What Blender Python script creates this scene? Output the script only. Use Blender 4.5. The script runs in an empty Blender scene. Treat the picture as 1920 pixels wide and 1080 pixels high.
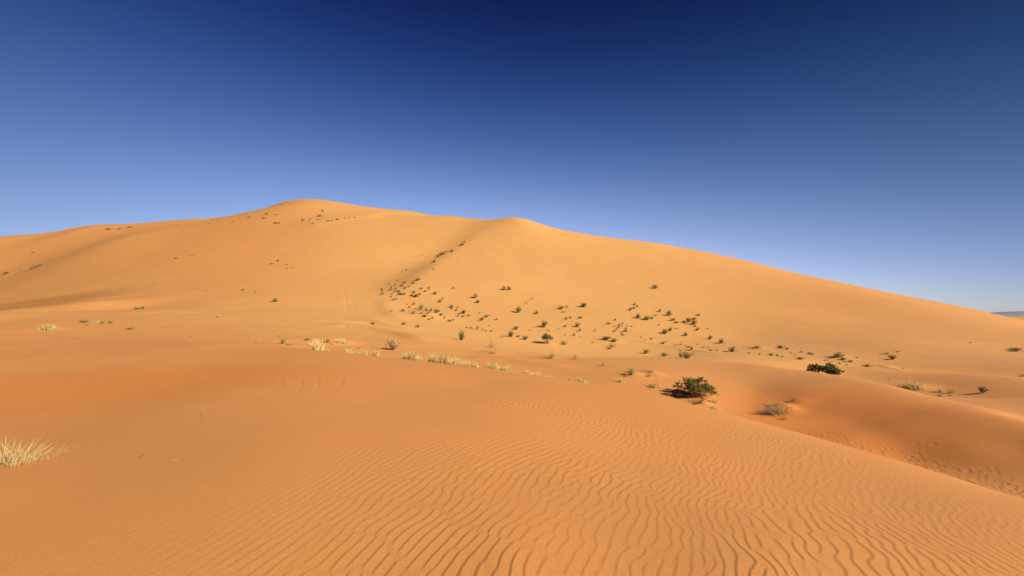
import bpy, math, random
import numpy as np

scene = bpy.context.scene
COL = scene.collection

# ------------------------------------------------------------------ camera
EYE = 1.60                       # eye height above the sand it stands on
F_PX, CX, CY = 700.0, 960.0, 540.0
PITCH = math.atan(52.0 / 700.0)
cam_data = bpy.data.cameras.new("camera")
cam = bpy.data.objects.new("camera", cam_data)
COL.objects.link(cam)
cam.location = (0.0, 0.0, EYE)
cam.rotation_euler = (math.pi / 2 + PITCH, 0.0, 0.0)
cam_data.sensor_width = 36.0
cam_data.lens = F_PX / 1920.0 * 36.0
cam_data.clip_start = 0.05
cam_data.clip_end = 60000.0
scene.camera = cam

# ------------------------------------------------------------------ sun, sky, exposure
SUN_EL = math.radians(32.0)
SUN_AZ = math.radians(112.0)     # clockwise from the view direction (+Y): right, a little behind
SDIR = (math.cos(SUN_EL) * math.sin(SUN_AZ), math.cos(SUN_EL) * math.cos(SUN_AZ), math.sin(SUN_EL))
sun_data = bpy.data.lights.new("sun", 'SUN')
sun_data.energy = 5.0
sun_data.angle = math.radians(0.53)
sun_data.color = (1.0, 0.93, 0.82)
sun = bpy.data.objects.new("sun", sun_data)
COL.objects.link(sun)
sun.location = (40, -20, 60)
from mathutils import Vector
sun.rotation_euler = Vector(SDIR).to_track_quat('Z', 'Y').to_euler()

world = bpy.data.worlds.new("World")
scene.world = world
world.use_nodes = True
wn, wl = world.node_tree.nodes, world.node_tree.links
wn.clear()
w_out = wn.new('ShaderNodeOutputWorld')
w_bg = wn.new('ShaderNodeBackground')
w_sky = wn.new('ShaderNodeTexSky')
w_sky.sky_type = 'NISHITA'
w_sky.sun_disc = False
w_sky.sun_elevation = SUN_EL
w_sky.sun_rotation = SUN_AZ
w_sky.altitude = 800.0
w_sky.air_density = 1.0
w_sky.dust_density = 0.3
w_sky.ozone_density = 2.0
# clear, dry desert sky: deepen the blue with height and towards the polarised band 90 degrees from the sun.
# gain(channel) = exp(c0 + c1 z + c2 z^2 + c3 z^3 + c4 q + c5 q^2 + c6 q z + c7 x), z = sine of elevation, q = cosine of the angle to the sun
EXPOSURE = 0.80
SKY_STRENGTH = 0.10
GAIN = ((-3.806, 5.268, -10.055, 2.790, -7.376, -0.766, -0.821, 5.541), (-3.434, 2.356, 0.088, -5.890, -5.817, -0.743, -0.693, 4.343), (-2.880, 0.854, 2.629, -4.948, -4.489, -0.705, -0.772, 3.389))
w_bg.inputs['Strength'].default_value = SKY_STRENGTH
w_geo = wn.new('ShaderNodeTexCoord')
w_sep = wn.new('ShaderNodeSeparateXYZ'); wl.new(w_geo.outputs['Generated'], w_sep.inputs[0])
w_dot = wn.new('ShaderNodeVectorMath'); w_dot.operation = 'DOT_PRODUCT'
w_dot.inputs[1].default_value = SDIR
wl.new(w_geo.outputs['Generated'], w_dot.inputs[0])
def w_math(op, a, b=None, c=None, clamp=None):
    nd = wn.new('ShaderNodeMath'); nd.operation = op
    for k, s in enumerate((a, b, c)):
        if s is None: continue
        if isinstance(s, (int, float)): nd.inputs[k].default_value = s
        else: wl.new(s, nd.inputs[k])
    return nd.outputs[0]
w_z = w_math('MINIMUM', w_math('MAXIMUM', w_sep.outputs['Z'], 0.0), 0.68)
w_q = w_math('MINIMUM', w_math('MAXIMUM', w_dot.outputs['Value'], -0.85), 0.75)
w_comb = wn.new('ShaderNodeCombineXYZ')
for k, (c0, c1, c2, c3, c4, c5, c6, c7) in enumerate(GAIN):
    c0 = c0 - math.log(SKY_STRENGTH * 2 ** EXPOSURE)
    pz = w_math('MULTIPLY_ADD', w_math('MULTIPLY_ADD', w_math('MULTIPLY_ADD', w_z, c3, c2), w_z, c1), w_z, c0)
    pq = w_math('MULTIPLY', w_math('ADD', w_math('MULTIPLY_ADD', w_q, c5, c4), w_math('MULTIPLY', w_z, c6)), w_q)
    pq = w_math('MULTIPLY_ADD', w_sep.outputs['X'], c7, pq)
    wl.new(w_math('EXPONENT', w_math('ADD', pz, pq)), w_comb.inputs[k])
w_mul = wn.new('ShaderNodeVectorMath'); w_mul.operation = 'MULTIPLY'
wl.new(w_sky.outputs['Color'], w_mul.inputs[0]); wl.new(w_comb.outputs['Vector'], w_mul.inputs[1])
wl.new(w_mul.outputs['Vector'], w_bg.inputs['Color'])
wl.new(w_bg.outputs['Background'], w_out.inputs['Surface'])

scene.view_settings.view_transform = 'Standard'
scene.view_settings.look = 'None'
scene.view_settings.gamma = 1.0
scene.view_settings.use_curve_mapping = False
scene.view_settings.exposure = EXPOSURE
# ------------------------------------------------------------------ terrain
# Heights are a smooth surface through surveyed points. A point is given by the bearing and dip at
# which it is seen from the eye and by how far out it lies, so it has one true place on the ground.
BEND = 200.0
cp, sp = math.cos(PITCH), math.sin(PITCH)

def ray(u, v):
    a, b = (u - CX) / F_PX, (CY - v) / F_PX
    return np.array([a, cp - b * sp, sp + b * cp])

def P(u, v, y):                  # seen point at forward distance y  (z relative to the eye)
    d = ray(u, v)
    return tuple(d * (y / d[1]))

def W(u, y, z):                  # point on a bearing at forward distance y, height z (relative to the eye)
    return ((u - CX) / F_PX * cp * y, y, z)

pts, sig = [], []
def add(*ps, s=1.0):             # s: how far (in minutes of arc, about) the surface may stray from the points
    pts.extend(ps); sig.extend([s] * len(ps))
def soft(*ps, s=12.0):
    add(*ps, s=s)

# rippled near dune: feet to crest
add(*[P(u, 1080, d) for u, d in ((-300, 2.4), (0, 2.38), (480, 2.36), (960, 2.38), (1440, 2.5), (1920, 2.8), (2250, 3.1))])
soft(P(0, 960, 3.15), P(480, 900, 3.85), P(960, 900, 4.0), P(1440, 900, 4.7), P(1200, 850, 5.4), P(1680, 960, 4.3),
    P(500, 750, 7.0), P(700, 750, 7.3), P(960, 750, 7.6), P(1150, 770, 7.9), P(600, 700, 10.3), P(900, 715, 10.4), P(420, 700, 10.6))
CREST = [(2150, 985, 4.6), (1920, 935, 5.4), (1810, 902, 6.2), (1700, 868, 7.1), (1600, 840, 8.0), (1500, 812, 8.9), (1420, 791, 9.7), (1340, 768, 10.6), (1270, 751, 11.3), (1200, 736, 12.0),
         (1085, 716, 13.0), (1000, 703, 13.6), (930, 693, 14.0), (850, 684, 14.6), (780, 676, 15.0), (700, 667, 15.6), (600, 657, 16.4)]
add(*[P(*c) for c in CREST])
add(*[P(u, v + 2, .93 * y) for u, v, y in CREST], *[P(u, v + 3, 1.05 * y) for u, v, y in CREST[:-4]], s=1.5)
for u, y, z in ((2150, 6.6, -3.6), (1920, 7.2, -3.75), (1810, 7.8, -3.65), (1700, 8.9, -3.72), (1600, 9.8, -3.68), (1500, 10.6, -3.74), (1420, 11.2, -3.62), (1340, 12.2, -3.55), (1270, 13.0, -3.48), (1200, 13.9, -3.38), (1085, 15.2, -3.1), (1000, 16.2, -2.9),
                (930, 17.0, -2.65), (850, 18, -2.5), (780, 19, -2.32), (700, 20.5, -2.15), (600, 22.5, -1.95)):
    add(W(u, y, z))
# left of the near dune: low lip with the grass tuft, shallow orange bowl, plateau
add(P(-150, 930, 3.4), P(0, 885, 3.95), P(120, 846, 4.65), P(250, 800, 5.7), P(360, 760, 6.9))
soft(W(-150, 4.6, -1.72), W(0, 5.0, -1.76), s=4)
soft(P(0, 790, 6.5), P(0, 750, 8.3), P(200, 750, 8.1), P(0, 712, 10.4), P(200, 708, 10.6), P(350, 700, 10.9),
    P(0, 690, 12.3), P(200, 686, 12.6), P(0, 660, 15.8), P(200, 652, 17.0), P(400, 650, 17.2), P(480, 648, 17.5))
add(P(-300, 700, 11.5), P(-300, 640, 19))
soft(P(0, 615, 26), P(200, 612, 27), P(400, 615, 28), P(500, 622, 29), P(0, 596, 34), P(200, 590, 37), P(330, 590, 41))
add(P(-200, 582, 40), P(0, 582.5, 41), P(100, 583, 41), P(180, 583, 42), P(260, 578, 47))          # edge in front of the shaded hollow
soft(W(-200, 46, -.5), W(0, 47, -.2), W(100, 47.5, .1), s=3)
soft(P(250, 564, 57), P(330, 570, 57))
# valley floor behind the crest
soft(P(600, 632, 30), P(700, 640, 29.5), P(800, 650, 28), P(900, 660, 26.5), P(980, 672, 24), P(1100, 700, 19.6), P(1160, 705, 19.4),
    P(1200, 725, 17.2), P(1290, 748, 15.6), P(1380, 765, 14.2), P(1460, 785, 14.0), P(1520, 812, 12.8), P(1600, 840, 12.2), P(1700, 872, 10.9),
    P(1810, 908, 9.8), P(1920, 940, 8.8), P(2150, 1000, 7.3))
soft(P(1020, 642, 48), P(1100, 660, 34), P(1250, 650, 43), P(1250, 680, 27.5), P(1150, 640, 50), P(1340, 668, 33), P(1350, 690, 24), P(1350, 720, 18.6), P(1350, 655, 40),
    P(940, 632, 48), P(860, 622, 50), P(860, 640, 36), P(780, 612, 52), P(700, 605, 50), P(640, 600, 50))
# right-hand middle dune: face and crest, lee behind
soft(P(1410, 720, 18.6), P(1400, 745, 16.4), P(1500, 740, 17.0), P(1500, 770, 15.3), P(1600, 780, 14.9), P(1600, 810, 13.5), P(1700, 790, 13.4), P(1700, 835, 12.2),
    P(1820, 830, 11.3), P(1820, 870, 10.4), P(1920, 850, 10.1), P(1920, 895, 9.4), P(1600, 740, 16.9), P(1500, 710, 20.1))
for u, v, y in ((1400, 681, 25.5), (1443, 687, 23.8), (1510, 695, 22.0), (1577, 705, 20.1), (1640, 717, 18.2), (1693, 728, 16.8), (1763, 747, 14.8), (1863, 773, 12.6), (1920, 788, 11.7), (2100, 835, 9.8)):
    add(P(u, v, y)); add(P(u, v + 1.5, .95 * y), P(u, v + 2.5, 1.04 * y), s=1.5)
for u, y, z in ((1443, 26, -3.46), (1510, 24, -3.68), (1577, 22.0, -3.85), (1640, 20.2, -3.95), (1693, 18.8, -4.0), (1763, 17, -3.85), (1863, 15, -3.8), (1920, 14.2, -3.75), (2100, 12.2, -3.8)):
    add(W(u, y, z))
# floor, low dune and its shaded face further right
soft(P(1850, 755, 18), P(1920, 765, 16.6), P(1760, 735, 21.6), P(1840, 737, 21.4), P(1720, 727, 23.2), P(1920, 745, 19.6), P(1650, 712, 24.2))
add(P(1640, 690, 31), P(1700, 694, 29.2), P(1800, 701, 26.6), P(1860, 706, 25.2), P(1920, 712, 23.6), P(2100, 735, 19.5), P(2100, 765, 16))
add(W(1640, 34, -4.6), W(1700, 32.5, -4.66), W(1800, 30, -4.6), W(1920, 27, -4.5))
soft(P(1560, 682, 29), P(1450, 668, 33), P(1560, 665, 36), P(1640, 672, 37), P(1500, 652, 42))
# big dune, right shoulder (R)
for u, v, y in ((973, 408, 150), (1010, 419, 150), (1040, 428, 150), (1090, 438, 149), (1140, 446, 149), (1207, 453, 148), (1280, 465, 147), (1360, 480, 139), (1493, 512, 128),
                (1580, 530, 119), (1680, 551, 109), (1780, 570, 100), (1860, 587, 91), (1920, 600, 84), (2100, 640, 66)):
    add(P(u, v, y))
    add(P(u, v + 4, 0.93 * y), P(u, v + 5, 1.08 * y))
    p = P(u, v, y); k = 1.25
    if u < 1080: continue
    soft((p[0] * k, p[1] * k, max(p[2] - 12 - 0.1 * max(p[2], 0), -14)))
soft(W(1010, 172, 35), W(960, 185, 36), W(1050, 185, 26))
soft(P(1060, 480, 105), P(1060, 540, 76), P(1050, 590, 58), P(1180, 490, 107), P(1180, 545, 79), P(1180, 600, 60), P(1300, 510, 101), P(1300, 560, 76), P(1300, 610, 58),
    P(1400, 530, 97), P(1400, 580, 71), P(1400, 622, 57), P(1500, 560, 99), P(1500, 608, 66), P(1580, 625, 57), P(1600, 560, 98), P(1620, 600, 70), P(1690, 600, 61), P(1700, 640, 45), P(1700, 570, 84),
    P(1800, 600, 72), P(1800, 640, 47), P(1800, 668, 36), P(1920, 630, 56), P(1920, 665, 39), P(1920, 690, 31), P(1640, 655, 42))
soft(P(943, 414, 152), P(960, 460, 118), P(960, 510, 92), P(860, 480, 120), P(800, 530, 96), P(860, 560, 76), P(740, 578, 72), P(800, 592, 66))
# big dune, left summit (L)
for u, v, y in ((-200, 455, 185), (0, 443, 192), (43, 439, 194), (80, 438, 196), (117, 433, 197), (157, 422, 198), (233, 420, 201), (300, 415, 204), (367, 410, 207), (404, 409, 209), (433, 404, 211), (470, 400, 212),
                (500, 389, 213), (533, 378, 214), (560, 374, 214), (600, 374, 214), (640, 380, 212), (717, 391, 206), (780, 397, 200), (793, 401, 198), (857, 406, 186), (887, 409, 178), (917, 411, 169)):
    add(P(u, v, y))
    add(P(u, v + 4, 0.93 * y), P(u, v + 5, 1.07 * y))
    p = P(u, v, y); k = 1.22
    soft((p[0] * k, p[1] * k, p[2] - 16), s=20)
soft(P(560, 420, 172), P(690, 410, 192), P(760, 430, 168), P(840, 430, 156), P(830, 460, 133), P(740, 470, 136), P(640, 470, 136), P(540, 470, 121), P(690, 515, 101), P(600, 520, 96), P(520, 525, 84),
    P(760, 505, 104), P(700, 560, 82), P(620, 560, 72), P(640, 585, 60), P(560, 585, 56), P(440, 560, 64), P(430, 520, 88), P(420, 470, 128), P(320, 470, 136),
    P(200, 470, 140), P(200, 520, 100), P(0, 480, 150), P(0, 525, 120), P(-200, 500, 145), P(320, 520, 88), P(450, 590, 54))
# shaded hollow on the far left: ground that falls away leftwards behind the lip
add(P(170, 562, 70), P(100, 560, 83), P(0, 560, 98), P(-150, 560, 130), P(0, 571, 76), P(50, 572, 70), P(100, 572, 63), P(170, 572, 57), s=2)
# country outside the picture: gentle sand all round and a plain running out to the horizon
for r, z in ((3.0, -1.75), (8, -2.2), (20, -3.0), (60, -4.5), (200, -8)):
    for az in (100, 125, 150, 180, -155, -128, -100):
        if r >= 3:
            a = math.radians(az); add((r * math.sin(a), r * math.cos(a), z))
add((0, 0, -1.6), (1.0, 0.3, -1.65), (-1, .3, -1.6), (0, 1.1, -1.6))
for r, z in ((900, -14), (4000, -15), (16000, -18), (50000, -30)):
    for az in range(-170, 181, 30):
        a = math.radians(az); add((r * math.sin(a), r * math.cos(a), z))
a = math.radians(55); add((420 * math.sin(a), 420 * math.cos(a), -13)); a = math.radians(70); add((300 * math.sin(a), 300 * math.cos(a), -12))

# brightness met at seen places of the sand (0-255): how squarely it faces the sun, which fixes the slope there
FACING = """
760 440 248
1200 480 244
900 900 228
300 900 211
1650 780 179
100 730 222
300 640 219
1000 650 243
1500 560 234
200 480 224
640 440 246
540 440 238
840 440 246
700 500 246
600 520 238
450 480 232
860 500 240
990 460 243
1000 520 243
1100 480 244
1100 560 243
1400 620 228
1400 560 236
1300 500 242
1560 605 229
1750 620 228
1650 580 229
1780 705 188
1505 745 186
1465 738 184
1415 722 214
1700 840 190
1450 780 222
1250 690 234
700 640 230
800 600 243
600 600 232
400 560 228
50 572 195
120 572 197
580 390 240
1600 900 224
1000 740 229
1800 1000 217
500 800 217
100 1000 206
1590 765 188
1750 800 184
1850 850 188
1560 728 202
330 520 228
100 600 224
100 660 222
860 540 243
920 570 244
1300 560 241
1250 620 240
1850 660 226
1600 660 226
1800 760 215
480 420 232
320 440 230
50 460 228
1200 980 224
1150 640 241
700 405 243
500 580 230
1800 890 190
0 940 205
60 950 205
150 890 209
200 850 212
40 800 216
1300 850 228
1500 900 226
1700 600 229
1500 600 230
1100 900 228
700 760 226
700 900 224
1350 980 222
960 1040 221
600 1000 215
1470 632 211
1520 645 207
1580 656 209
1420 606 221
1620 668 213
1850 690 206
1750 682 213
1900 806 188
1880 832 186
1800 780 192
1700 755 200
"""
pts, sig = np.array(pts), np.array(sig)
def feat(x, y):
    r = np.hypot(x, y)
    return np.stack([np.arctan2(x, y), np.log(r + 4.0)], -1), r + 4.0

Q, sc_ = feat(pts[:, 0], pts[:, 1])
val = pts[:, 2] / sc_
rad = np.maximum(np.hypot(pts[:, 0], pts[:, 1]), 1.5)
wgt = 700.0 * sc_ / rad / sig            # weights in picture-independent angle: 1/700 rad is the unit
m = np.abs(Q[:, 0]) > 2.0                # the bearing wraps round: repeat the points near +-180 degrees one turn on
Q = np.concatenate([Q, Q[m] - np.sign(Q[m][:, :1]) * np.array([[2 * np.pi, 0]])])
val, wgt = np.concatenate([val, val[m]]), np.concatenate([wgt, wgt[m]])
n_pt = len(Q)
def kern(d2):
    return 0.5 * d2 * np.log(d2 + 1e-12)
def basis(q):
    d2 = (q[:, :1] - Q[None, :, 0]) ** 2 + (q[:, 1:] - Q[None, :, 1]) ** 2
    return np.concatenate([kern(d2), np.ones((len(q), 1)), q], 1)
Pm = np.concatenate([np.ones((n_pt, 1)), Q], 1)
qf, _ = np.linalg.qr(Pm, mode='complete')
Zn = np.zeros((n_pt + 3, n_pt)); Zn[:n_pt, :n_pt - 3] = qf[:, 3:]; Zn[n_pt:, n_pt - 3:] = np.eye(3)
K = kern(((Q[:, None] - Q[None]) ** 2).sum(-1))
En = np.zeros((n_pt + 3, n_pt + 3)); En[:n_pt, :n_pt] = K
En = Zn.T @ En @ Zn; En = (En + En.T) / 2
B = basis(Q) @ Zn
N0 = B.T @ (B * wgt[:, None] ** 2) + En * BEND
rhs0 = B.T @ (val * wgt ** 2)
tone = np.array([[float(c) for c in ln.split()] for ln in FACING.strip().splitlines()])
def cosine(r):
    return ((r / 255 + .055) / 1.055) ** 2.4 / .77 * .56
fac = [(u, v, cosine(r), 1.0) for u, v, r in tone]
RIM_U, RIM_V = (0, 157, 433, 560, 640, 793, 917, 973, 1140, 1360, 1580, 1860, 1920), (443, 422, 404, 374, 380, 401, 411, 408, 446, 480, 530, 587, 600)
gu, gv = np.meshgrid(np.arange(-40, 2000, 68), np.arange(388, 650, 24))     # the big slopes between those places
for u, v in zip(gu.ravel(), gv.ravel()):
    w_ = 1 / (((tone[:, 0] - u) ** 2 + ((tone[:, 1] - v) * 1.8) ** 2) + 900) ** 1.5
    w_ = w_ * (tone[:, 1] < 680)
    if u < 280 and v > 548 or v < np.interp(u, RIM_U, RIM_V) + 20: continue
    fac.append((u, v, cosine((w_ * tone[:, 2]).sum() / w_.sum()), .5))

def base_h(x, y):
    """height of the bare dunes relative to the eye"""
    q, s = feat(np.asarray(x, float).ravel(), np.asarray(y, float).ravel())
    out = np.empty(len(q))
    for i in range(0, len(q), 40000):
        out[i:i + 40000] = basis(q[i:i + 40000]) @ coef
    return (out * s).reshape(np.shape(x))

def sight(u, v):
    d = ray(u, v); d = d / d[1]; y = np.exp(np.linspace(math.log(1.8), math.log(420), 1500))
    g = base_h(y * d[0], y) - y * d[2]; k = np.nonzero((g[:-1] < 0) & (g[1:] >= 0))[0]
    return None if not len(k) else (y[k[0]] * d[0], y[k[0]])

coef = Zn @ np.linalg.solve(N0, rhs0)
for it in range(4):                      # refine: the slope term is linear once the sight points are known
    rows, tg = [], []
    for u, v, want, wt in fac:
        h_ = sight(u, v)
        if h_ is None: continue
        x_, y_ = h_; e = .012 * math.hypot(x_, y_)
        xs_, ys_ = np.array([x_ + e, x_ - e, x_, x_]), np.array([y_, y_, y_ + e, y_ - e])
        q, s = feat(xs_, ys_)
        bb = basis(q) * s[:, None]
        gx, gy = (bb[0] - bb[1]) / (2 * e), (bb[2] - bb[3]) / (2 * e)
        nrm = math.sqrt(1 + (gx @ coef) ** 2 + (gy @ coef) ** 2)
        rows.append((gx * SDIR[0] + gy * SDIR[1]) / nrm * wt / .02); tg.append((SDIR[2] / nrm - want) * wt / .02)
    D = np.array(rows) @ Zn
    coef = Zn @ np.linalg.solve(N0 + D.T @ D, rhs0 + D.T @ np.array(tg))
# ---- polar grid, fine where it is seen close, coarse behind the viewer
th = np.concatenate([np.arange(-math.pi, -1.3, 0.05), np.arange(-1.3, -1.05, 0.006), np.arange(-1.05, 1.05, 0.0022), np.arange(1.05, 1.3, 0.006), np.arange(1.3, math.pi - 0.02, 0.05)])
lr = np.concatenate([np.linspace(math.log(0.35), math.log(1.7), 30, endpoint=False),
                     np.arange(math.log(1.7), math.log(17.0), 0.0031), np.arange(math.log(17.0), math.log(320.0), 0.0062),
                     np.linspace(math.log(320.0), math.log(45000.0), 90)])
RR = np.exp(lr)
TH, R2 = np.meshgrid(th, RR)
GX, GY = R2 * np.sin(TH), R2 * np.cos(TH)
nr, nt = GX.shape
# the bare dunes are smooth: solve them on every third row and column and fill in with cubic interpolation
def _cub(arr, xs, xq):
    """cubic (Catmull-Rom, uneven spacing) interpolation of arr along axis 0 from xs to xq"""
    g = np.gradient(arr, xs, axis=0)
    i = np.clip(np.searchsorted(xs, xq, side='right') - 1, 0, len(xs) - 2)
    hh = (xs[i + 1] - xs[i])[:, None]; t = ((xq - xs[i]) / (xs[i + 1] - xs[i]))[:, None]
    return ((2 * t ** 3 - 3 * t ** 2 + 1) * arr[i] + (t ** 3 - 2 * t ** 2 + t) * hh * g[i]
            + (-2 * t ** 3 + 3 * t ** 2) * arr[i + 1] + (t ** 3 - t ** 2) * hh * g[i + 1])
def _every(a, k):
    ix = np.unique(np.concatenate([np.arange(0, len(a), k), [len(a) - 1]])); return a[ix]
ths, lrs = _every(th, 4), _every(lr, 4)
TS, RS = np.meshgrid(ths, np.exp(lrs))
BZ = base_h(RS * np.sin(TS), RS * np.cos(TS)) / (RS + 4.0)
GZ = _cub(_cub(BZ, lrs, lr).T, ths, th).T * (R2 + 4.0)

def height(x, y):
    """ground height (world z) at a point, bilinear in the polar grid"""
    x = np.asarray(x, float); y = np.asarray(y, float)
    r = np.clip(np.hypot(x, y), RR[0] * 1.001, RR[-1] * .999); t = np.arctan2(x, y)
    i = np.clip(np.searchsorted(lr, np.log(r)) - 1, 0, nr - 2)
    j = np.clip(np.searchsorted(th, t) - 1, 0, nt - 2)
    fi = (np.log(r) - lr[i]) / (lr[i + 1] - lr[i]); fj = np.clip((t - th[j]) / (th[j + 1] - th[j]), 0, 1)
    return (GZ[i, j] * (1 - fi) * (1 - fj) + GZ[i + 1, j] * fi * (1 - fj) + GZ[i, j + 1] * (1 - fi) * fj + GZ[i + 1, j + 1] * fi * fj) + EYE

_steps = np.exp(np.linspace(math.log(1.5), math.log(420.0), 2600))
def ground_at(u, v, skip=0.0):
    """where the line of sight at bearing u, dip v first meets the sand beyond a forward distance"""
    d = ray(u, v); d = d / d[1]
    s = _steps[_steps > skip]
    g = height(s * d[0], s) - (EYE + s * d[2])
    k = np.nonzero((g[:-1] < 0) & (g[1:] >= 0))[0]
    if len(k) == 0:
        k = int(np.argmax(g)); y = s[k]
    else:
        k = k[0]; y = s[k] + (s[k + 1] - s[k]) * (-g[k]) / (g[k + 1] - g[k])
    return np.array([d[0] * y, y, float(height(d[0] * y, y))])

def sstep(a, b, x):
    t = np.clip((x - a) / (b - a), 0, 1); return t * t * (3 - 2 * t)

def tile(seed, n=512, beta=2.0, lo=2, hi=80):
    rng = np.random.default_rng(seed)
    f = np.fft.fftfreq(n, 1 / n); k = np.hypot(*np.meshgrid(f, f))
    amp = np.where((k >= lo) & (k <= hi), np.maximum(k, 1) ** -beta, 0)
    g = np.fft.ifft2(np.fft.fft2(rng.standard_normal((n, n))) * amp).real
    return g / g.std()
def samp(t, x, y):
    n = t.shape[0]; x = (x % 1.0) * n; y = (y % 1.0) * n
    i, j = np.floor(x).astype(int), np.floor(y).astype(int); fx, fy = x - i, y - j
    i %= n; j %= n; i1, j1 = (i + 1) % n, (j + 1) % n
    return t[j, i] * (1 - fx) * (1 - fy) + t[j, i1] * fx * (1 - fy) + t[j1, i] * (1 - fx) * fy + t[j1, i1] * fx * fy

near = R2 < 330
# gentle unevenness of the big slopes
tA, tB = tile(3, beta=1.9, lo=2, hi=60), tile(5, beta=1.6, lo=3, hi=100)
soft = sstep(18, 60, R2) * sstep(5000, 400, R2)
GZ += soft * 0.05 * samp(tA, GX / 160.0, GY / 160.0) + sstep(8, 30, R2) * sstep(2000, 300, R2) * 0.007 * samp(tB, GX / 40.0, GY / 40.0)

def polyline_field(P3, box):
    """signed side and distance of grid points to a ground polyline, within a box margin"""
    xy = np.array([p[:2] for p in P3])
    lo, hi = xy.min(0) - box, xy.max(0) + box
    sel = np.nonzero((GX > lo[0]) & (GX < hi[0]) & (GY > lo[1]) & (GY < hi[1]))
    x, y = GX[sel], GY[sel]
    best = np.full(x.shape, 1e9); side = np.zeros(x.shape); along = np.zeros(x.shape)
    seg = np.hypot(*np.diff(xy, axis=0).T); cum = np.concatenate([[0], np.cumsum(seg)])
    for a, b, c0, L in zip(xy[:-1], xy[1:], cum, seg):
        t = np.clip(((x - a[0]) * (b[0] - a[0]) + (y - a[1]) * (b[1] - a[1])) / L ** 2, 0, 1)
        dx, dy = x - (a[0] + t * (b[0] - a[0])), y - (a[1] + t * (b[1] - a[1]))
        d = np.hypot(dx, dy); m_ = d < best
        best[m_] = d[m_]; along[m_] = (c0 + t * L)[m_] / cum[-1]
        side[m_] = np.sign((b[0] - a[0]) * dy - (b[1] - a[1]) * dx)[m_]
    return sel, best * side, along

def crease(px, amp, wl, wr, ends=.25):
    """a low ridge along seen points: amp high, wl wide on its left (travelling) and wr on its right"""
    P3 = [ground_at(u, v) for u, v in px]
    sel, s, al = polyline_field(P3, max(wl, wr) * 3)
    w = np.where(s > 0, wl, wr)
    GZ[sel] += amp * np.exp(-(s / w) ** 2) * sstep(0, ends, al) * sstep(0, ends, 1 - al)

def mound(u, v, rad, amp, skew=(0, 0), skip=0):
    p = ground_at(u, v, skip)
    d2 = ((GX - p[0] - skew[0]) ** 2 + (GY - p[1] - skew[1]) ** 2) / rad ** 2
    m_ = d2 < 12
    GZ[m_] += amp * np.exp(-d2[m_])

# small scarps and swells of the valley mouth and the dune feet (before anything is stood on the sand)
crease([(590, 613), (650, 612), (700, 618), (760, 630), (820, 646)], .30, 2.4, .9)
crease([(640, 596), (690, 600), (735, 612), (800, 622)], .22, 2.0, .8)
crease([(560, 600), (640, 604), (700, 606)], .16, 1.8, .7)
crease([(720, 560), (725, 580), (740, 592), (770, 602)], .22, 2.0, 1.4)
crease([(1130, 627), (1200, 640), (1290, 655), (1370, 664)], .12, 1.2, .5)
crease([(950, 414), (925, 430), (898, 452), (868, 477), (835, 500), (805, 525), (775, 552), (750, 575)][::-1], 1.7, 6.5, 26.0, .30)
crease([(0, 520), (60, 500), (110, 482), (150, 470)], -.3, 6.0, 4.0)
crease([(0, 500), (40, 497), (90, 488)], -.25, 4.0, 2.5)
crease([(240, 590), (300, 585), (380, 588)], .16, 3.0, 1.5)
crease([(-60, 583), (40, 583.5), (120, 583.5), (190, 584)], .22, 1.2, 2.6)
crease([(470, 640), (600, 634), (740, 648), (850, 664)], .07, 1.2, .6)
crease([(850, 668), (960, 676), (1100, 694)], .10, 1.0, .5)
crease([(520, 425), (600, 418), (690, 406), (750, 397)], .6, 9.0, 4.0)
crease([(1640, 680), (1668, 690), (1690, 696)], .12, .6, .5)
# sand caught round shrubs
mound(1462, 769, .50, .26, (.12, 0)); mound(1490, 757, .4, .05, (.3, .1)); mound(1318, 760, .45, .16); mound(1300, 742, 1.0, .05); mound(925, 664, 1.1, .22); mound(1190, 702, .5, .12)
mound(1225, 700, .5, .16); mound(1715, 728, .9, .2); mound(93, 618, 1.2, .22); mound(530, 648, .9, .12); mound(597, 640, 1.3, .2); mound(630, 641, 1.2, .2); mound(1032, 671, .8, .12)
mound(1026, 645, 1.4, .2); mound(1138, 638, 1.6, .2); mound(1490, 676, 1.2, .2); mound(1572, 671, 1.3, .2); mound(1420, 653, 1.4, .2); mound(790, 590, 2.5, .35); mound(812, 592, 2.2, .3)
# old wheel arcs on the smooth shoulder
for px in ([(525, 735), (531, 722), (528, 708), (516, 700)], [(590, 738), (598, 722), (596, 708), (588, 700)], [(612, 736), (640, 722), (645, 708), (636, 695)], [(560, 738), (567, 722), (564, 706)]):
    crease(px, -.007, .05, .05); crease([(a + 3, b) for a, b in px], .005, .06, .05)
crease([(655, 548), (662, 570), (664, 590)], -.03, .35, .35); crease([(640, 535), (646, 552), (652, 575), (655, 592)], -.03, .35, .35)

HOLLOW = [ground_at(u, v, float(np.interp(u, [c[0] for c in CREST[::-1]], [c[2] for c in CREST[::-1]])) * 1.12)
          for u, v in ((1470, 797), (1530, 814), (1590, 831), (1650, 848), (1720, 868), (1800, 889), (1880, 910), (1960, 935))]

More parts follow.
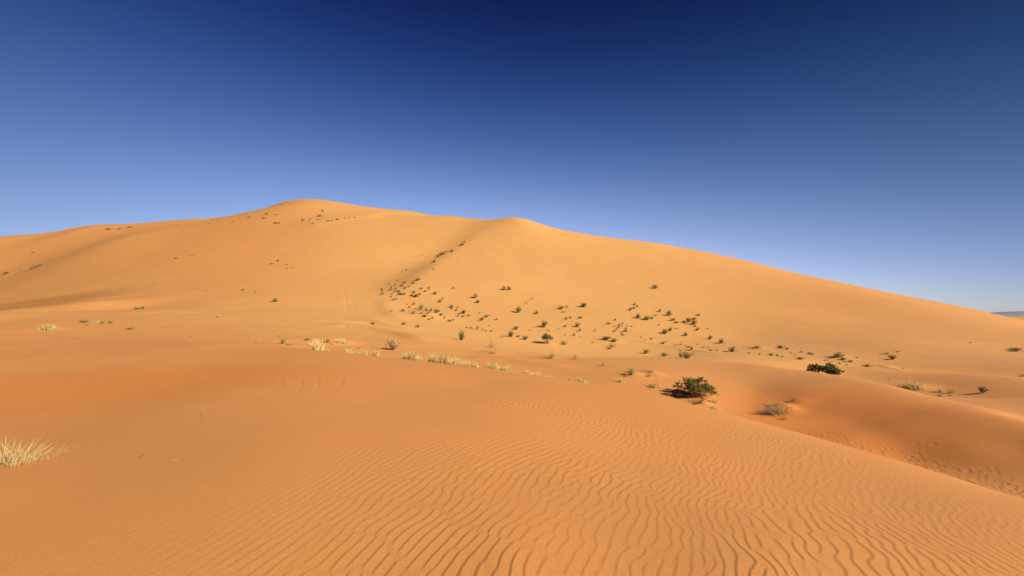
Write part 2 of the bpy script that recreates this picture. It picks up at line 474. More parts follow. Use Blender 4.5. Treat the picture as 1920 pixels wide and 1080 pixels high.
# ---- wind ripples: narrow-band noise carried as a phase, so lines wander, fork and end
def ripple_tile(seed, n=1536, size=24.0, lam=.076, spread=.20, turn=.21):
    rng = np.random.default_rng(seed)
    f = np.fft.fftfreq(n, size / n); kx, ky = np.meshgrid(f, f)
    k0 = 1 / lam
    g = np.exp(-((kx - k0) / (k0 * spread)) ** 2 - (ky / (k0 * turn)) ** 2)
    c = np.fft.ifft2(np.fft.fft2(rng.standard_normal((n, n)) + 1j * rng.standard_normal((n, n))) * g)
    return c / np.abs(c).mean(), size
def ripple(ct, size, s, t, sharp=.24):
    c = samp(ct.real, s / size, t / size) + 1j * samp(ct.imag, s / size, t / size)
    ph = (np.angle(c) / (2 * np.pi)) % 1.0
    h = np.where(ph < sharp, sstep(0, 1, ph / sharp), 1 - ((ph - sharp) / (1 - sharp)) ** .8)
    return (h - .45) * sstep(.12, .6, np.abs(c))

rt, rs = ripple_tile(11)
zone = np.nonzero((R2 < 19) & (R2 > 1.6) & (np.abs(TH) < 1.3))
x, y = GX[zone], GY[zone]
# main field on the near dune
a0 = math.radians(19)
wob = tile(21, beta=1.5, lo=2, hi=7)
wx, wy = samp(wob, x / 9, y / 9), samp(wob, x / 9 + .37, y / 9 + .61)
wig = tile(22, beta=.8, lo=8, hi=30)
rough = sstep(-1.5, 3.5, x)                       # straighter on the left, broken and wavy on the right
S = x * math.cos(a0) - y * math.sin(a0) - .052 * x * y + .055 * wx + (.003 + .010 * rough) * samp(wig, x / 8, y / 8)
T = x * math.sin(a0) + y * math.cos(a0)
h = ripple(rt, rs, S * 1.0 + 12, T)
cu = np.array([(c[0] - CX) / F_PX for c in CREST]); cy = np.array([c[2] for c in CREST]); o_ = np.argsort(cu)
yc = np.interp(x / np.maximum(y, .1), cu[o_], cy[o_])
amp = sstep(-3.9, -1.2, x + .12 * (y - 4) + .35 * wx) * (.40 + .60 * sstep(-2.4, .2, x + .3 * wy)) * sstep(.15, 2.4, (yc - y) * (1 - .035 * y))
amp *= 1 - .35 * sstep(2.2, 4.6, x) * sstep(6.2, 3.2, y)
amp *= .8 + .3 * wy.clip(-1, 1)
GZ[zone] += .0047 * amp * h
# crisp ripples in the trough behind the near crest
sel, s, al = polyline_field(HOLLOW, 1.6)
m_ = sstep(1.0, .3, np.abs(s + .15 * samp(wob, GX[sel] / 3, GY[sel] / 3))) * sstep(0, .06, al)
b0 = math.radians(8)
S2 = GX[sel] * math.cos(b0) - GY[sel] * math.sin(b0) + .05 * samp(wig, GX[sel] / 5, GY[sel] / 5)
T2 = GX[sel] * math.sin(b0) + GY[sel] * math.cos(b0)
GZ[sel] += .020 * m_ * ripple(rt, rs, S2 * .62 + 3, T2 * .40, .25)
# faint prints and marks
rng0 = np.random.default_rng(77)
for u, v, nn in ((1385, 744, 8), (1728, 836, 2), (1330, 735, 4)):
    c = ground_at(u, v)
    for _ in range(nn):
        px_, py_ = c[:2] + rng0.normal(0, .22, 2) * (1.2, .8)
        d2 = ((GX[zone] - px_) / .07) ** 2 + ((GY[zone] - py_) / .05) ** 2
        GZ[zone] += -.010 * np.exp(-d2) + .004 * np.exp(-((np.sqrt(d2) - 1.8) / .5) ** 2)
def build_ground():
    verts = np.stack([GX, GY, GZ + EYE], -1).reshape(-1, 3)
    centre = np.array([[0, 0, float(GZ[0].mean() + EYE)]])
    verts = np.concatenate([verts, centre])
    i = np.arange(nr - 1)[:, None] * nt; j = np.arange(nt)[None]
    j1 = (j + 1) % nt
    quads = np.stack([i + j, i + nt + j, i + nt + j1, i + j1], -1).reshape(-1, 4)[:, ::-1]
    c = len(verts) - 1
    tris = np.stack([np.full(nt, c), np.arange(nt), (np.arange(nt) + 1) % nt], -1)[:, ::-1]
    me = bpy.data.meshes.new("sand_ground")
    nq = len(quads)
    me.vertices.add(len(verts)); me.vertices.foreach_set("co", verts.ravel().astype(np.float32))
    me.loops.add(nq * 4 + nt * 3)
    me.loops.foreach_set("vertex_index", np.concatenate([quads.ravel(), tris.ravel()]).astype(np.int32))
    me.polygons.add(nq + nt)
    me.polygons.foreach_set("loop_start", np.concatenate([np.arange(nq) * 4, nq * 4 + np.arange(nt) * 3]).astype(np.int32))
    me.polygons.foreach_set("use_smooth", np.ones(nq + nt, bool))
    me.update(calc_edges=True)
    me.validate()
    o = bpy.data.objects.new("sand_ground", me)
    COL.objects.link(o)
    o['kind'] = 'structure'
    return o

def nodes_of(name):
    m = bpy.data.materials.new(name); m.use_nodes = True
    nt_ = m.node_tree
    return m, nt_.nodes, nt_.links, nt_.nodes['Principled BSDF']

def sand_material():
    m, N, L, b = nodes_of("sand")
    tc = N.new('ShaderNodeTexCoord')
    def noise(scale, detail=3, rough=.5):
        t = N.new('ShaderNodeTexNoise'); t.inputs['Scale'].default_value = scale; t.inputs['Detail'].default_value = detail
        t.inputs['Roughness'].default_value = rough
        L.new(tc.outputs['Object'], t.inputs['Vector']); return t.outputs['Fac']
    def math_(op, a, b_=None, c=None):
        nd = N.new('ShaderNodeMath'); nd.operation = op
        for k, q in enumerate((a, b_, c)):
            if q is None: continue
            if isinstance(q, (int, float)): nd.inputs[k].default_value = q
            else: L.new(q, nd.inputs[k])
        return nd.outputs[0]
    def rng(x, a, b_, c=0., d=1., smooth=True):
        r = N.new('ShaderNodeMapRange'); r.interpolation_type = 'SMOOTHSTEP' if smooth else 'LINEAR'
        L.new(x, r.inputs['Value'])
        for k, q in zip(('From Min', 'From Max', 'To Min', 'To Max'), (a, b_, c, d)): r.inputs[k].default_value = q
        return r.outputs['Result']
    def mix(f, a, b_, mode='MIX'):
        nd = N.new('ShaderNodeMix'); nd.data_type = 'RGBA'; nd.blend_type = mode
        for key, q in (('Factor', f), ('A', a), ('B', b_)):
            sock = [q_ for q_ in nd.inputs if q_.name == key and (key == 'Factor' and q_.type == 'VALUE' or q_.type == 'RGBA')][0]
            if isinstance(q, (int, float)): sock.default_value = q
            elif isinstance(q, tuple): sock.default_value = q
            else: L.new(q, sock)
        return [q_ for q_ in nd.outputs if q_.type == 'RGBA'][0]
    # sand: redder in the near dunes, yellower blown sand on the high ones, faint streaks along the wind
    big, mid, fine, grain = noise(.035, 4), noise(.5, 5), noise(45, 3, .6), noise(170, 2, .7)
    sep = N.new('ShaderNodeSeparateXYZ'); L.new(tc.outputs['Object'], sep.inputs[0])
    far = rng(math_('MULTIPLY_ADD', mid, 8.0, math_('ADD', sep.outputs['Y'], -4.0)), 14.0, 44.0)
    ex = math_('DIVIDE', math_('ADD', sep.outputs['X'], -2.0), math_('MULTIPLY_ADD', sep.outputs['Y'], .55, 12.0))
    far = math_('MULTIPLY', far, rng(math_('ADD', math_('MULTIPLY', ex, ex), math_('MULTIPLY_ADD', big, .8, -.4)), 1.5, .15, .34, 1.0))
    col = mix(far, SAND_LOW, SAND_HIGH)
    col = mix(rng(math_('MULTIPLY_ADD', mid, .6, math_('MULTIPLY', big, .4)), .32, .68), col, mix(1.0, col, (1.07, 1.03, .98, 1), 'MULTIPLY'))
    def patch(cx, cy, rx, ry, tint):
        dx = math_('DIVIDE', math_('SUBTRACT', sep.outputs['X'], cx), rx); dy = math_('DIVIDE', math_('SUBTRACT', sep.outputs['Y'], cy), ry)
        d = math_('SQRT', math_('ADD', math_('MULTIPLY', dx, dx), math_('MULTIPLY', dy, dy)))
        d = math_('ADD', d, math_('MULTIPLY_ADD', mid, .5, -.25))
        return rng(d, 1.15, .35), tint
    for f, tint in (patch(*RED_A, (1.03, .92, .74, 1)), patch(*RED_B, (1.05, .87, .68, 1)), patch(*HOLLOW_SHADE, (.74, .70, .60, 1))):
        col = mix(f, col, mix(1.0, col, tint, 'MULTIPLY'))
    mp = N.new('ShaderNodeMapping'); mp.inputs['Rotation'].default_value = (0, 0, math.radians(24)); mp.inputs['Scale'].default_value = (.16, 1.3, .5)
    L.new(tc.outputs['Object'], mp.inputs['Vector'])
    stk = N.new('ShaderNodeTexNoise'); stk.inputs['Scale'].default_value = .35; stk.inputs['Detail'].default_value = 6; stk.inputs['Roughness'].default_value = .6
    L.new(mp.outputs['Vector'], stk.inputs['Vector'])
    sv = rng(stk.outputs['Fac'], .3, .7, .975, 1.025, False)
    sc3 = N.new('ShaderNodeCombineColor')
    for k in range(3): L.new(sv, sc3.inputs[k])
    col = mix(1.0, col, sc3.outputs['Color'], 'MULTIPLY')
    g = rng(grain, .3, .7, .74, 1.22, False)
    gv = N.new('ShaderNodeCombineColor')
    for k in range(3): L.new(g, gv.inputs[k])
    col = mix(1.0, col, gv.outputs['Color'], 'MULTIPLY')
    L.new(col, b.inputs['Base Color'])
    b.inputs['Roughness'].default_value = .9
    b.inputs['Specular IOR Level'].default_value = .12
    bump = N.new('ShaderNodeBump'); bump.inputs['Strength'].default_value = .3; bump.inputs['Distance'].default_value = .004
    L.new(fine, bump.inputs['Height'])
    soft_ = N.new('ShaderNodeBump'); soft_.inputs['Strength'].default_value = .5; soft_.inputs['Distance'].default_value = .045
    L.new(stk.outputs['Fac'], soft_.inputs['Height']); L.new(soft_.outputs['Normal'], bump.inputs['Normal'])
    L.new(bump.outputs['Normal'], b.inputs['Normal'])
    return m

SAND_LOW, SAND_HIGH = (.430, .1855, .0560, 1), (.474, .244, .0800, 1)
RED_A = (-10, 9.5, 6.5, 3.4)       # orange bowl on the left: centre and radii, metres
HOLLOW_SHADE = (-96, 73, 20, 15)          # shade of the far-left hollow, put into the sand colour as a darker tint
RED_B = (12.0, 13.8, 4.6, 5.6)       # middle dune's shaded flank: the shade's deeper red put into the sand colour
ground = build_ground()
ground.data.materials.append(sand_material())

# far tableland beyond the sand, distance haze put into its stone colour
def distant_hills():
    prof = [(1845, 0), (1862, 28), (1870, 34), (1882, 40), (1890, 66), (1900, 72), (1935, 84), (1990, 80), (2060, 92), (2160, 88), (2250, 60), (2330, 0)]
    vs, fs = [], []
    Y = 9000.0
    for u, hh in prof:
        xx = (u - CX) / F_PX * cp * Y
        for dy, k in ((-700, 0), (-420, .35), (-150, .78), (0, 1.0), (1600, 0)):
            vs.append((xx, Y + dy + 120 * math.sin(u * .35 + dy), -16 + (hh * 1.5 + 14) * k))
    for i in range(len(prof) - 1):
        for j in range(4):
            a = i * 5 + j; fs.append((a, a + 5, a + 6, a + 1))
    me = bpy.data.meshes.new("distant_hills"); me.from_pydata(vs, [], fs); me.update(); me.polygons.foreach_set("use_smooth", [True] * len(me.polygons))
    o = bpy.data.objects.new("distant_hills", me); COL.objects.link(o); o['kind'] = 'structure'
    m, N, L, b = nodes_of("hazed_stone")
    t = N.new('ShaderNodeTexNoise'); t.inputs['Scale'].default_value = .006; t.inputs['Detail'].default_value = 6
    tc = N.new('ShaderNodeTexCoord'); L.new(tc.outputs['Object'], t.inputs['Vector'])
    r = N.new('ShaderNodeValToRGB'); r.color_ramp.elements[0].color = (.125, .14, .18, 1); r.color_ramp.elements[1].color = (.15, .165, .205, 1)
    L.new(t.outputs['Fac'], r.inputs['Fac']); L.new(r.outputs['Color'], b.inputs['Base Color']); b.inputs['Roughness'].default_value = .95
    me.materials.append(m)
distant_hills()

# ------------------------------------------------------------------ plants
def leaf_material(name, col, col2, scale, trans=.25, rough=.7):
    m, N, L, b = nodes_of(name)
    tc = N.new('ShaderNodeTexCoord'); t = N.new('ShaderNodeTexNoise'); t.inputs['Scale'].default_value = scale; t.inputs['Detail'].default_value = 2
    L.new(tc.outputs['Object'], t.inputs['Vector'])
    oi = N.new('ShaderNodeObjectInfo')
    ad = N.new('ShaderNodeMath'); ad.operation = 'MULTIPLY_ADD'
    L.new(oi.outputs['Random'], ad.inputs[0]); ad.inputs[1].default_value = .75; L.new(t.outputs['Fac'], ad.inputs[2])
    r = N.new('ShaderNodeValToRGB'); r.color_ramp.elements[0].position = .45; r.color_ramp.elements[1].position = 1.0
    r.color_ramp.elements[0].color = col + (1,); r.color_ramp.elements[1].color = col2 + (1,)
    L.new(ad.outputs[0], r.inputs['Fac'])
    L.new(r.outputs['Color'], b.inputs['Base Color']); b.inputs['Roughness'].default_value = rough; b.inputs['Specular IOR Level'].default_value = .2
    tr = N.new('ShaderNodeBsdfTranslucent'); L.new(r.outputs['Color'], tr.inputs['Color'])
    mx = N.new('ShaderNodeMixShader'); mx.inputs['Fac'].default_value = trans
    L.new(b.outputs['BSDF'], mx.inputs[1]); L.new(tr.outputs['BSDF'], mx.inputs[2])
    L.new(mx.outputs['Shader'], N['Material Output'].inputs['Surface'])
    return m
M = {
    'green': leaf_material("green_leaf", (.185, .175, .045), (.36, .315, .11), 9, .25),
    'scrub': leaf_material("scrub_leaf", (.12, .108, .03), (.30, .235, .08), 5, .15),
    'dark': leaf_material("dark_leaf", (.115, .115, .03), (.26, .225, .075), 7, .15),
    'pale': leaf_material("pale_green_leaf", (.26, .26, .12), (.42, .37, .19), 7, .25),
    'grey': leaf_material("grey_green_leaf", (.20, .215, .115), (.30, .30, .17), 6, .2),
    'dry': leaf_material("dry_stalk", (.25, .155, .06), (.48, .32, .135), 5, .2),
    'straw': leaf_material("straw", (.56, .405, .150), (.77, .59, .265), 6, .3),
    'bark': leaf_material("brown_stem", (.16, .105, .055), (.26, .18, .10), 8, .0),
}

class Mesh:
    def __init__(s): s.v, s.f, s.n = [], [], 0
    def put(s, v, f):
        s.v.append(np.asarray(v, float).reshape(-1, 3)); s.f.extend((np.asarray(f) + s.n).tolist()); s.n += len(s.v[-1])
    def data(s, name, mat):
        me = bpy.data.meshes.new(name); me.from_pydata(np.concatenate(s.v).tolist(), [], s.f); me.materials.append(mat); me.update(); return me

def ribbons(ms, R, n, base, az, tilt, length, width, droop, seg=4):
    """n tapering bent blades; tilt from the vertical, droop adds tilt towards the tip"""
    az = np.broadcast_to(az, n); tilt = np.broadcast_to(tilt, n); length = np.broadcast_to(length, n); width = np.broadcast_to(width, n)
    p = np.array(np.broadcast_to(base, (n, 3)), float)
    tw = R.uniform(0, 2 * np.pi, n)
    side = np.stack([np.cos(tw), np.sin(tw), 0 * tw], -1)
    V = np.empty((n, (seg + 1) * 2, 3))
    for k in range(seg + 1):
        w = (width * (1 - .85 * (k / seg) ** 1.3))[:, None] * .5
        V[:, 2 * k] = p - side * w; V[:, 2 * k + 1] = p + side * w
        t = tilt + droop * ((k + .5) / seg) ** 1.5
        p = p + np.stack([np.sin(t) * np.sin(az), np.sin(t) * np.cos(az), np.cos(t)], -1) * (length / seg)[:, None]
    F = np.array([[2 * k, 2 * k + 1, 2 * k + 3, 2 * k + 2] for k in range(seg)])
    ms.put(V, (F[None] + (np.arange(n) * (seg + 1) * 2)[:, None, None]).reshape(-1, 4))
    return p

def leaves(ms, R, pos, up, size, slim=.35):
    """small diamond leaves standing at pos, pointing along up"""
    n = len(pos)
    up = up / np.linalg.norm(up, axis=1)[:, None]
    a = R.normal(size=(n, 3)); s = np.cross(up, a); s /= np.linalg.norm(s, axis=1)[:, None]
    sz = (size * R.uniform(.6, 1.3, n))[:, None]
    V = np.stack([pos, pos + up * sz * .5 + s * sz * slim * .5, pos + up * sz, pos + up * sz * .5 - s * sz * slim * .5], 1)
    ms.put(V, np.arange(n * 4).reshape(n, 4))

def fan_scrub(seed, nst=46, nlf=240, spread=.75, lf=.15, leafmat='scrub', lean=.0):
    """stiff upright scrub: stems fanning from one root, tufts of small leaves along them (unit wide and high)"""
    R = np.random.default_rng(seed)
    st, fo = Mesh(), Mesh()
    az = R.uniform(0, 2 * np.pi, nst); ti = np.abs(R.normal(0, .5, nst)) * spread + lean * np.cos(az - 1)
    ln = R.uniform(.55, 1.02, nst) * (1 - .25 * ti)
    root = np.stack([R.normal(0, .05, nst), R.normal(0, .05, nst), np.full(nst, -.03)], -1)
    ribbons(st, R, nst, root, az, ti, ln, .028, .35, 3)
    k = R.integers(0, nst, nlf); q = R.uniform(.25, 1.0, nlf) ** .8
    t = ti[k] + .18 * q
    d = np.stack([np.sin(t) * np.sin(az[k]), np.sin(t) * np.cos(az[k]), np.cos(t)], -1)
    pos = root[k] + d * (ln[k] * q)[:, None] + R.normal(0, .03, (nlf, 3))
    leaves(fo, R, pos, d + R.normal(0, .45, (nlf, 3)), lf, .42)
    return [('stems', st.data('scrub_stems', M['bark'])), ('foliage', fo.data('scrub_foliage', M[leafmat]))]

def clump_bush(seed, blobs, per=420, lf=.06, leafmat='green', stems=40, root=None):
    """bush of dense leafy clumps: blobs are (x, y, z, radius)"""
    R = np.random.default_rng(seed)
    st, fo = Mesh(), Mesh()
    for bx, by, bz, br in blobs:
        n = int(per * (br / .25) ** 2)
        # sprigs: short shoots leaving the clump's heart, leaves along each
        ns = max(10, n // 14)
        d = R.normal(size=(ns, 3)); d[:, 2] = np.abs(d[:, 2]) * .9 + .05 * d[:, 2]; d /= np.linalg.norm(d, axis=1)[:, None]
        L_ = br * R.uniform(.65, 1.12, ns)
        k = R.integers(0, ns, n); q = R.uniform(.45, 1.0, n)
        pos = np.array([bx, by, bz]) + d[k] * (L_[k] * q)[:, None] + R.normal(0, br * .07, (n, 3))
        pos[:, 2] = np.maximum(pos[:, 2], .01)
        leaves(fo, R, pos, d[k] + np.array([0, 0, .5]) + R.normal(0, .45, (n, 3)), lf, .45)
        ribbons(st, R, 5, np.array([bx * .55, by * .55, -.03]) + R.normal(0, .03, (5, 3)), math.atan2(bx * .45, by * .45) + R.normal(0, .3, 5),
                np.arctan2(np.hypot(bx, by) * .5, bz + .05) + R.normal(0, .15, 5), math.hypot(math.hypot(bx, by) * .5, bz + br * .5), .02, .1, 4)
    return [('stems', st.data('bush_stems', M['bark'])), ('foliage', fo.data('bush_foliage', M[leafmat]))]

def grass(seed, n=110, spread=.7, width=.022, droop=.7, rad=.18, mat='straw', green=0, wide=1.0):
    """tuft of long dry blades (unit wide and high)"""
    R = np.random.default_rng(seed)
    st = Mesh()
    az = R.uniform(0, 2 * np.pi, n); ti = np.abs(R.normal(0, .45, n)) * spread
    base = np.stack([R.normal(0, rad * wide, n), R.normal(0, rad, n), np.full(n, -.04)], -1)
    ribbons(st, R, n, base, az, ti, R.uniform(.45, 1.05, n), width, droop * R.uniform(.2, 1.6, n), 5)
    out = [('blades', st.data('grass_blades', M[mat]))]
    if green:
        g = Mesh(); ng = green
        ribbons(g, R, ng, np.stack([R.normal(0, rad * wide, ng), R.normal(0, rad, ng), np.full(ng, -.04)], -1), R.uniform(0, 6.28, ng), np.abs(R.normal(0, .3, ng)) * spread, R.uniform(.35, .8, ng), width, droop * .5, 4)
        out.append(('green_blades', g.data('grass_green_blades', M['pale'])))
    return out

def dry_tangle(seed, n=60, spread=1.0, mat='dry', twigs=170, tip='dry'):
    """wiry half-dead shrub: arching stalks and short side twigs"""
    R = np.random.default_rng(seed)
    st, fo = Mesh(), Mesh()
    az = R.uniform(0, 2 * np.pi, n); ti = np.abs(R.normal(0, .6, n)) * spread; ln = R.uniform(.5, 1.05, n)
    root = np.stack([R.normal(0, .10, n), R.normal(0, .08, n), np.full(n, -.03)], -1)
    ribbons(st, R, n, root, az, ti, ln, .02, .6, 4)
    k = R.integers(0, n, twigs); q = R.uniform(.3, .95, twigs); t = ti[k] + .4 * q
    pos = root[k] + np.stack([np.sin(t) * np.sin(az[k]), np.sin(t) * np.cos(az[k]), np.cos(t)], -1) * (ln[k] * q)[:, None]
    ribbons(fo, R, twigs, pos, az[k] + R.normal(0, .9, twigs), t + R.normal(0, .6, twigs), R.uniform(.10, .28, twigs), .014, .3, 2)
    return [('stalks', st.data('dry_stalks', M[mat])), ('twigs', fo.data('dry_twigs', M[tip]))]

def merged(parts, name):
    """one mesh of a plant too small in the picture to show its parts"""
    me = bpy.data.meshes.new(name); vs, fs, mi, off = [], [], [], 0
    for k, (_, p) in enumerate(parts):
        v = np.empty(len(p.vertices) * 3); p.vertices.foreach_get('co', v); vs.append(v.reshape(-1, 3))
        fs += [[i + off for i in f.vertices] for f in p.polygons]; mi += [k] * len(p.polygons); off += len(p.vertices)
        me.materials.append(p.materials[0])
    me.from_pydata(np.concatenate(vs).tolist(), [], fs); me.polygons.foreach_set('material_index', mi); me.update(); return me

KIND = {   # key: (object name, category, [part lists])
    'scrub': ('desert_scrub', 'shrub', [fan_scrub(s, 46, 260, .75 + .1 * (s % 3), .15, 'scrub', .15 * (s % 2)) for s in range(101, 106)]),
    'dark': ('desert_scrub', 'shrub', [fan_scrub(s, 40, 330, .9, .16, 'dark') for s in range(111, 115)]),
    'green': ('green_shrub', 'shrub', [fan_scrub(s, 50, 420, .8, .13, 'green', .1 * (s % 2)) for s in range(121, 125)]),
    'pale': ('pale_shrub', 'shrub', [fan_scrub(s, 60, 420, .85, .11, 'pale') for s in range(131, 134)]),
    'grey': ('grey_green_shrub', 'shrub', [clump_bush(141, [(0, 0, .45, .34), (-.22, .05, .38, .3), (.22, -.05, .42, .3), (.05, .2, .4, .3), (.02, -.2, .36, .28), (-.12, -.1, .62, .26), (.15, .05, .64, .27)], 300, .075, 'grey')]),
    'dry': ('dry_shrub', 'shrub', [dry_tangle(s, 55, .9 + .15 * (s % 3)) for s in range(151, 155)]),
    'straw': ('grass_tuft', 'grass tuft', [grass(s, 140, .5 + .1 * (s % 3), .03, .6, .20, 'straw', 30) for s in range(161, 165)]),
}
SMALL = {k: [merged(p, v[0]) for p in v[2]] for k, v in KIND.items()}
WHOLE = {'straw': 99, 'dry': 99}         # blades and twigs are surface pattern: told apart only on the largest tufts
rng_p = random.Random(5)
PLANTS = []
def place(kind, u, v, w, h, y=None, variant=None, parts=None, name=None, cat=None, rz=None, unit=True, sink=.0, skip=0.0):
    """stand a plant on the sand where it is seen, with its seen width and height turned into metres"""
    if y is None:
        p = ground_at(u, v, skip)
    else:
        x = (u - CX) / F_PX * cp * y; p = np.array([x, y, float(height(x, y))])
    m_px = (p[1] * cp + (p[2] - EYE) * sp) / F_PX        # metres per unit of picture at that distance
    nm, ct, var = KIND[kind] if kind in KIND else (name, cat, None)
    rz = rng_p.uniform(0, 6.28) if rz is None else rz
    big_ = 1.22 if w < 14 else 1.08
    s = (w * m_px * big_, w * m_px * big_, h * m_px * 1.2) if unit else (w * m_px,) * 3
    i = (len(PLANTS) if variant is None else variant)
    if parts is None and max(w, h) < WHOLE.get(kind, 8.5):
        o = bpy.data.objects.new(nm, SMALL[kind][i % len(SMALL[kind])]); COL.objects.link(o)
    else:
        o = bpy.data.objects.new(nm, None); COL.objects.link(o); o.empty_display_size = .1
        for pn, me in (parts or var[i % len(var)]):
            c = bpy.data.objects.new(pn, me); c.parent = o; COL.objects.link(c)
    o.location = (p[0], p[1], p[2] - sink * s[2]); o.rotation_euler = (0, 0, rz); o.scale = s
    o['category'] = ct
    PLANTS.append(dict(o=o, u=u, v=v, w=w, h=h, kind=kind))
    return o
def label(o, text, group=None, phrase=None):
    o['label'] = text
    if group: o['group'] = group
    if phrase:
        for q in PLANTS:
            if q['o'] is o: q['phrase'] = phrase
    return o

# ---- the plants one can point to: (kind, u, v, w, h, label, short phrase used by its neighbours)
def dome(seed, n, wx, wy, hz, r, tail=0.0):
    R = np.random.default_rng(seed); out = []
    for _ in range(n):
        a, q = R.uniform(0, 2 * np.pi), math.sqrt(R.uniform(0, 1))
        x, y_ = math.cos(a) * q, math.sin(a) * q
        top = hz * math.sqrt(max(0, 1 - .8 * q * q)) * (1 - tail * max(0, x)) * R.uniform(.72, 1.08)
        rr = r * R.uniform(.75, 1.2)
        out.append((x * wx, y_ * wy, max(top - rr * .8, rr * .35), rr))
        if top > hz * .55: out.append((x * wx * .9, y_ * wy * .9, top * .4, rr))
    return out

def metre_bush(u, v, seed, n, wpx, hpx, mat, lab, phrase, lf, r=.12, tail=.3, skip=0, y=None, per=420, depth=.7):
    p = ground_at(u, v, skip) if y is None else np.array([0, y, 0])
    mp = p[1] / F_PX; W_, H_ = wpx * mp, hpx * mp
    rr = r * W_
    bl = dome(seed, n, (W_ / 2 - rr * .8), (W_ / 2 - rr * .8) * depth, H_, rr, tail)
    parts = clump_bush(seed, [(a, b, c, q) for a, b, c, q in bl], per, lf, mat)
    oo = place(None, u, v, 1, 1, y=y, name='green_shrub', cat='shrub', unit=False, rz=0, skip=skip, parts=parts)
    oo.scale = (1, 1, 1); PLANTS[-1].update(w=wpx, h=hpx)
    return label(oo, lab, None, phrase)

metre_bush(1305, 743, 31, 26, 84, 38, 'green', "largest bush, dense leafy green, in the hollow just beyond the rippled near dune", "the largest green bush", .06, .10, .45, 12.4, per=330)
metre_bush(1521, 701, 32, 11, 38, 17, 'dark', "left half of the long dark green bush pair behind the middle dune crest", "the left dark crest bush", .09, .15, .0, y=21.5, per=300)
metre_bush(1555, 709, 33, 14, 46, 21, 'dark', "right half of the long dark green bush pair behind the middle dune crest", "the right dark crest bush", .09, .135, .35, y=21.1, per=300)

# pale bush half buried in its sand mound
o = place(None, 1458, 774, 1, 1, name='dry_shrub', cat='shrub', unit=False, rz=.4, parts=[('stalks', (lambda ms, R: (ribbons(ms, R, 150, np.stack([R.normal(.02, .16, 150), R.normal(0, .14, 150), np.full(150, -.02)], -1), R.normal(-1.2, 1.3, 150), np.abs(R.normal(.75, .45, 150)), R.uniform(.25, .62, 150), .011, .5, 4), ms)[1])(Mesh(), np.random.default_rng(301)).data('mound_stalks', M['straw'])),
    ('green_blades', (lambda ms, R: (ribbons(ms, R, 40, np.stack([R.normal(.05, .14, 40), R.normal(-.05, .12, 40), np.full(40, -.02)], -1), R.uniform(0, 6.28, 40), np.abs(R.normal(.5, .4, 40)), R.uniform(.2, .45, 40), .011, .4, 3), ms)[1])(Mesh(), np.random.default_rng(302)).data('mound_green', M['green'])),
    ('twigs', (lambda ms, R: (ribbons(ms, R, 260, np.stack([R.normal(-.08, .2, 260), R.normal(0, .14, 260), R.uniform(0, .14, 260)], -1), R.normal(-1.5, .9, 260), np.abs(R.normal(1.1, .35, 260)), R.uniform(.12, .4, 260), .009, .3, 3), ms)[1])(Mesh(), np.random.default_rng(303)).data('mound_twigs', M['bark']))])
o.scale = (1.45, 1.2, 1.15); PLANTS[-1].update(w=48, h=28, kind='dry')
label(o, "pale straw and green bush on a sand mound in the hollow, long shadow left", None, "the pale mound bush")

# big straw tuft at the left edge
R1 = np.random.default_rng(77)
ms, mg, mb = Mesh(), Mesh(), Mesh()
nb = 420
bx = R1.normal(0, .155, nb); by = R1.normal(0, .10, nb)
ribbons(ms, R1, nb, np.stack([bx, by, np.full(nb, -.05)], -1), np.arctan2(bx * 1.4 + R1.normal(.02, .10, nb), by + R1.normal(0, .10, nb)), np.abs(R1.normal(.1, .34, nb)) + np.hypot(bx, by) * 1.25, R1.uniform(.14, .44, nb) , .0055, R1.uniform(.1, 2.0, nb), 7)
ribbons(mg, R1, 70, np.stack([R1.normal(0, .12, 70), R1.normal(0, .09, 70), np.full(70, -.05)], -1), R1.uniform(0, 6.28, 70), np.abs(R1.normal(.2, .25, 70)), R1.uniform(.15, .32, 70), .006, .4, 4)
ribbons(mb, R1, 160, np.stack([R1.normal(.03, .20, 160), R1.normal(0, .12, 160), np.full(160, -.01)], -1), R1.uniform(0, 6.28, 160), np.abs(R1.normal(1.25, .2, 160)), R1.uniform(.08, .3, 160), .005, .25, 4)
o = place(None, 46, 880, 1, 1, y=4.25, name='grass_tuft', cat='grass tuft', unit=False, rz=0, parts=[('blades', ms.data('tuft_blades', M['straw'])), ('green_blades', mg.data('tuft_green', M['pale'])), ('fallen_blades', mb.data('tuft_fallen', M['straw']))])
o.scale = (.86, .86, .9); PLANTS[-1].update(w=130, h=70, kind='straw')
label(o, "large pale straw grass tuft close by at the left edge", None, "the large left-edge tuft")

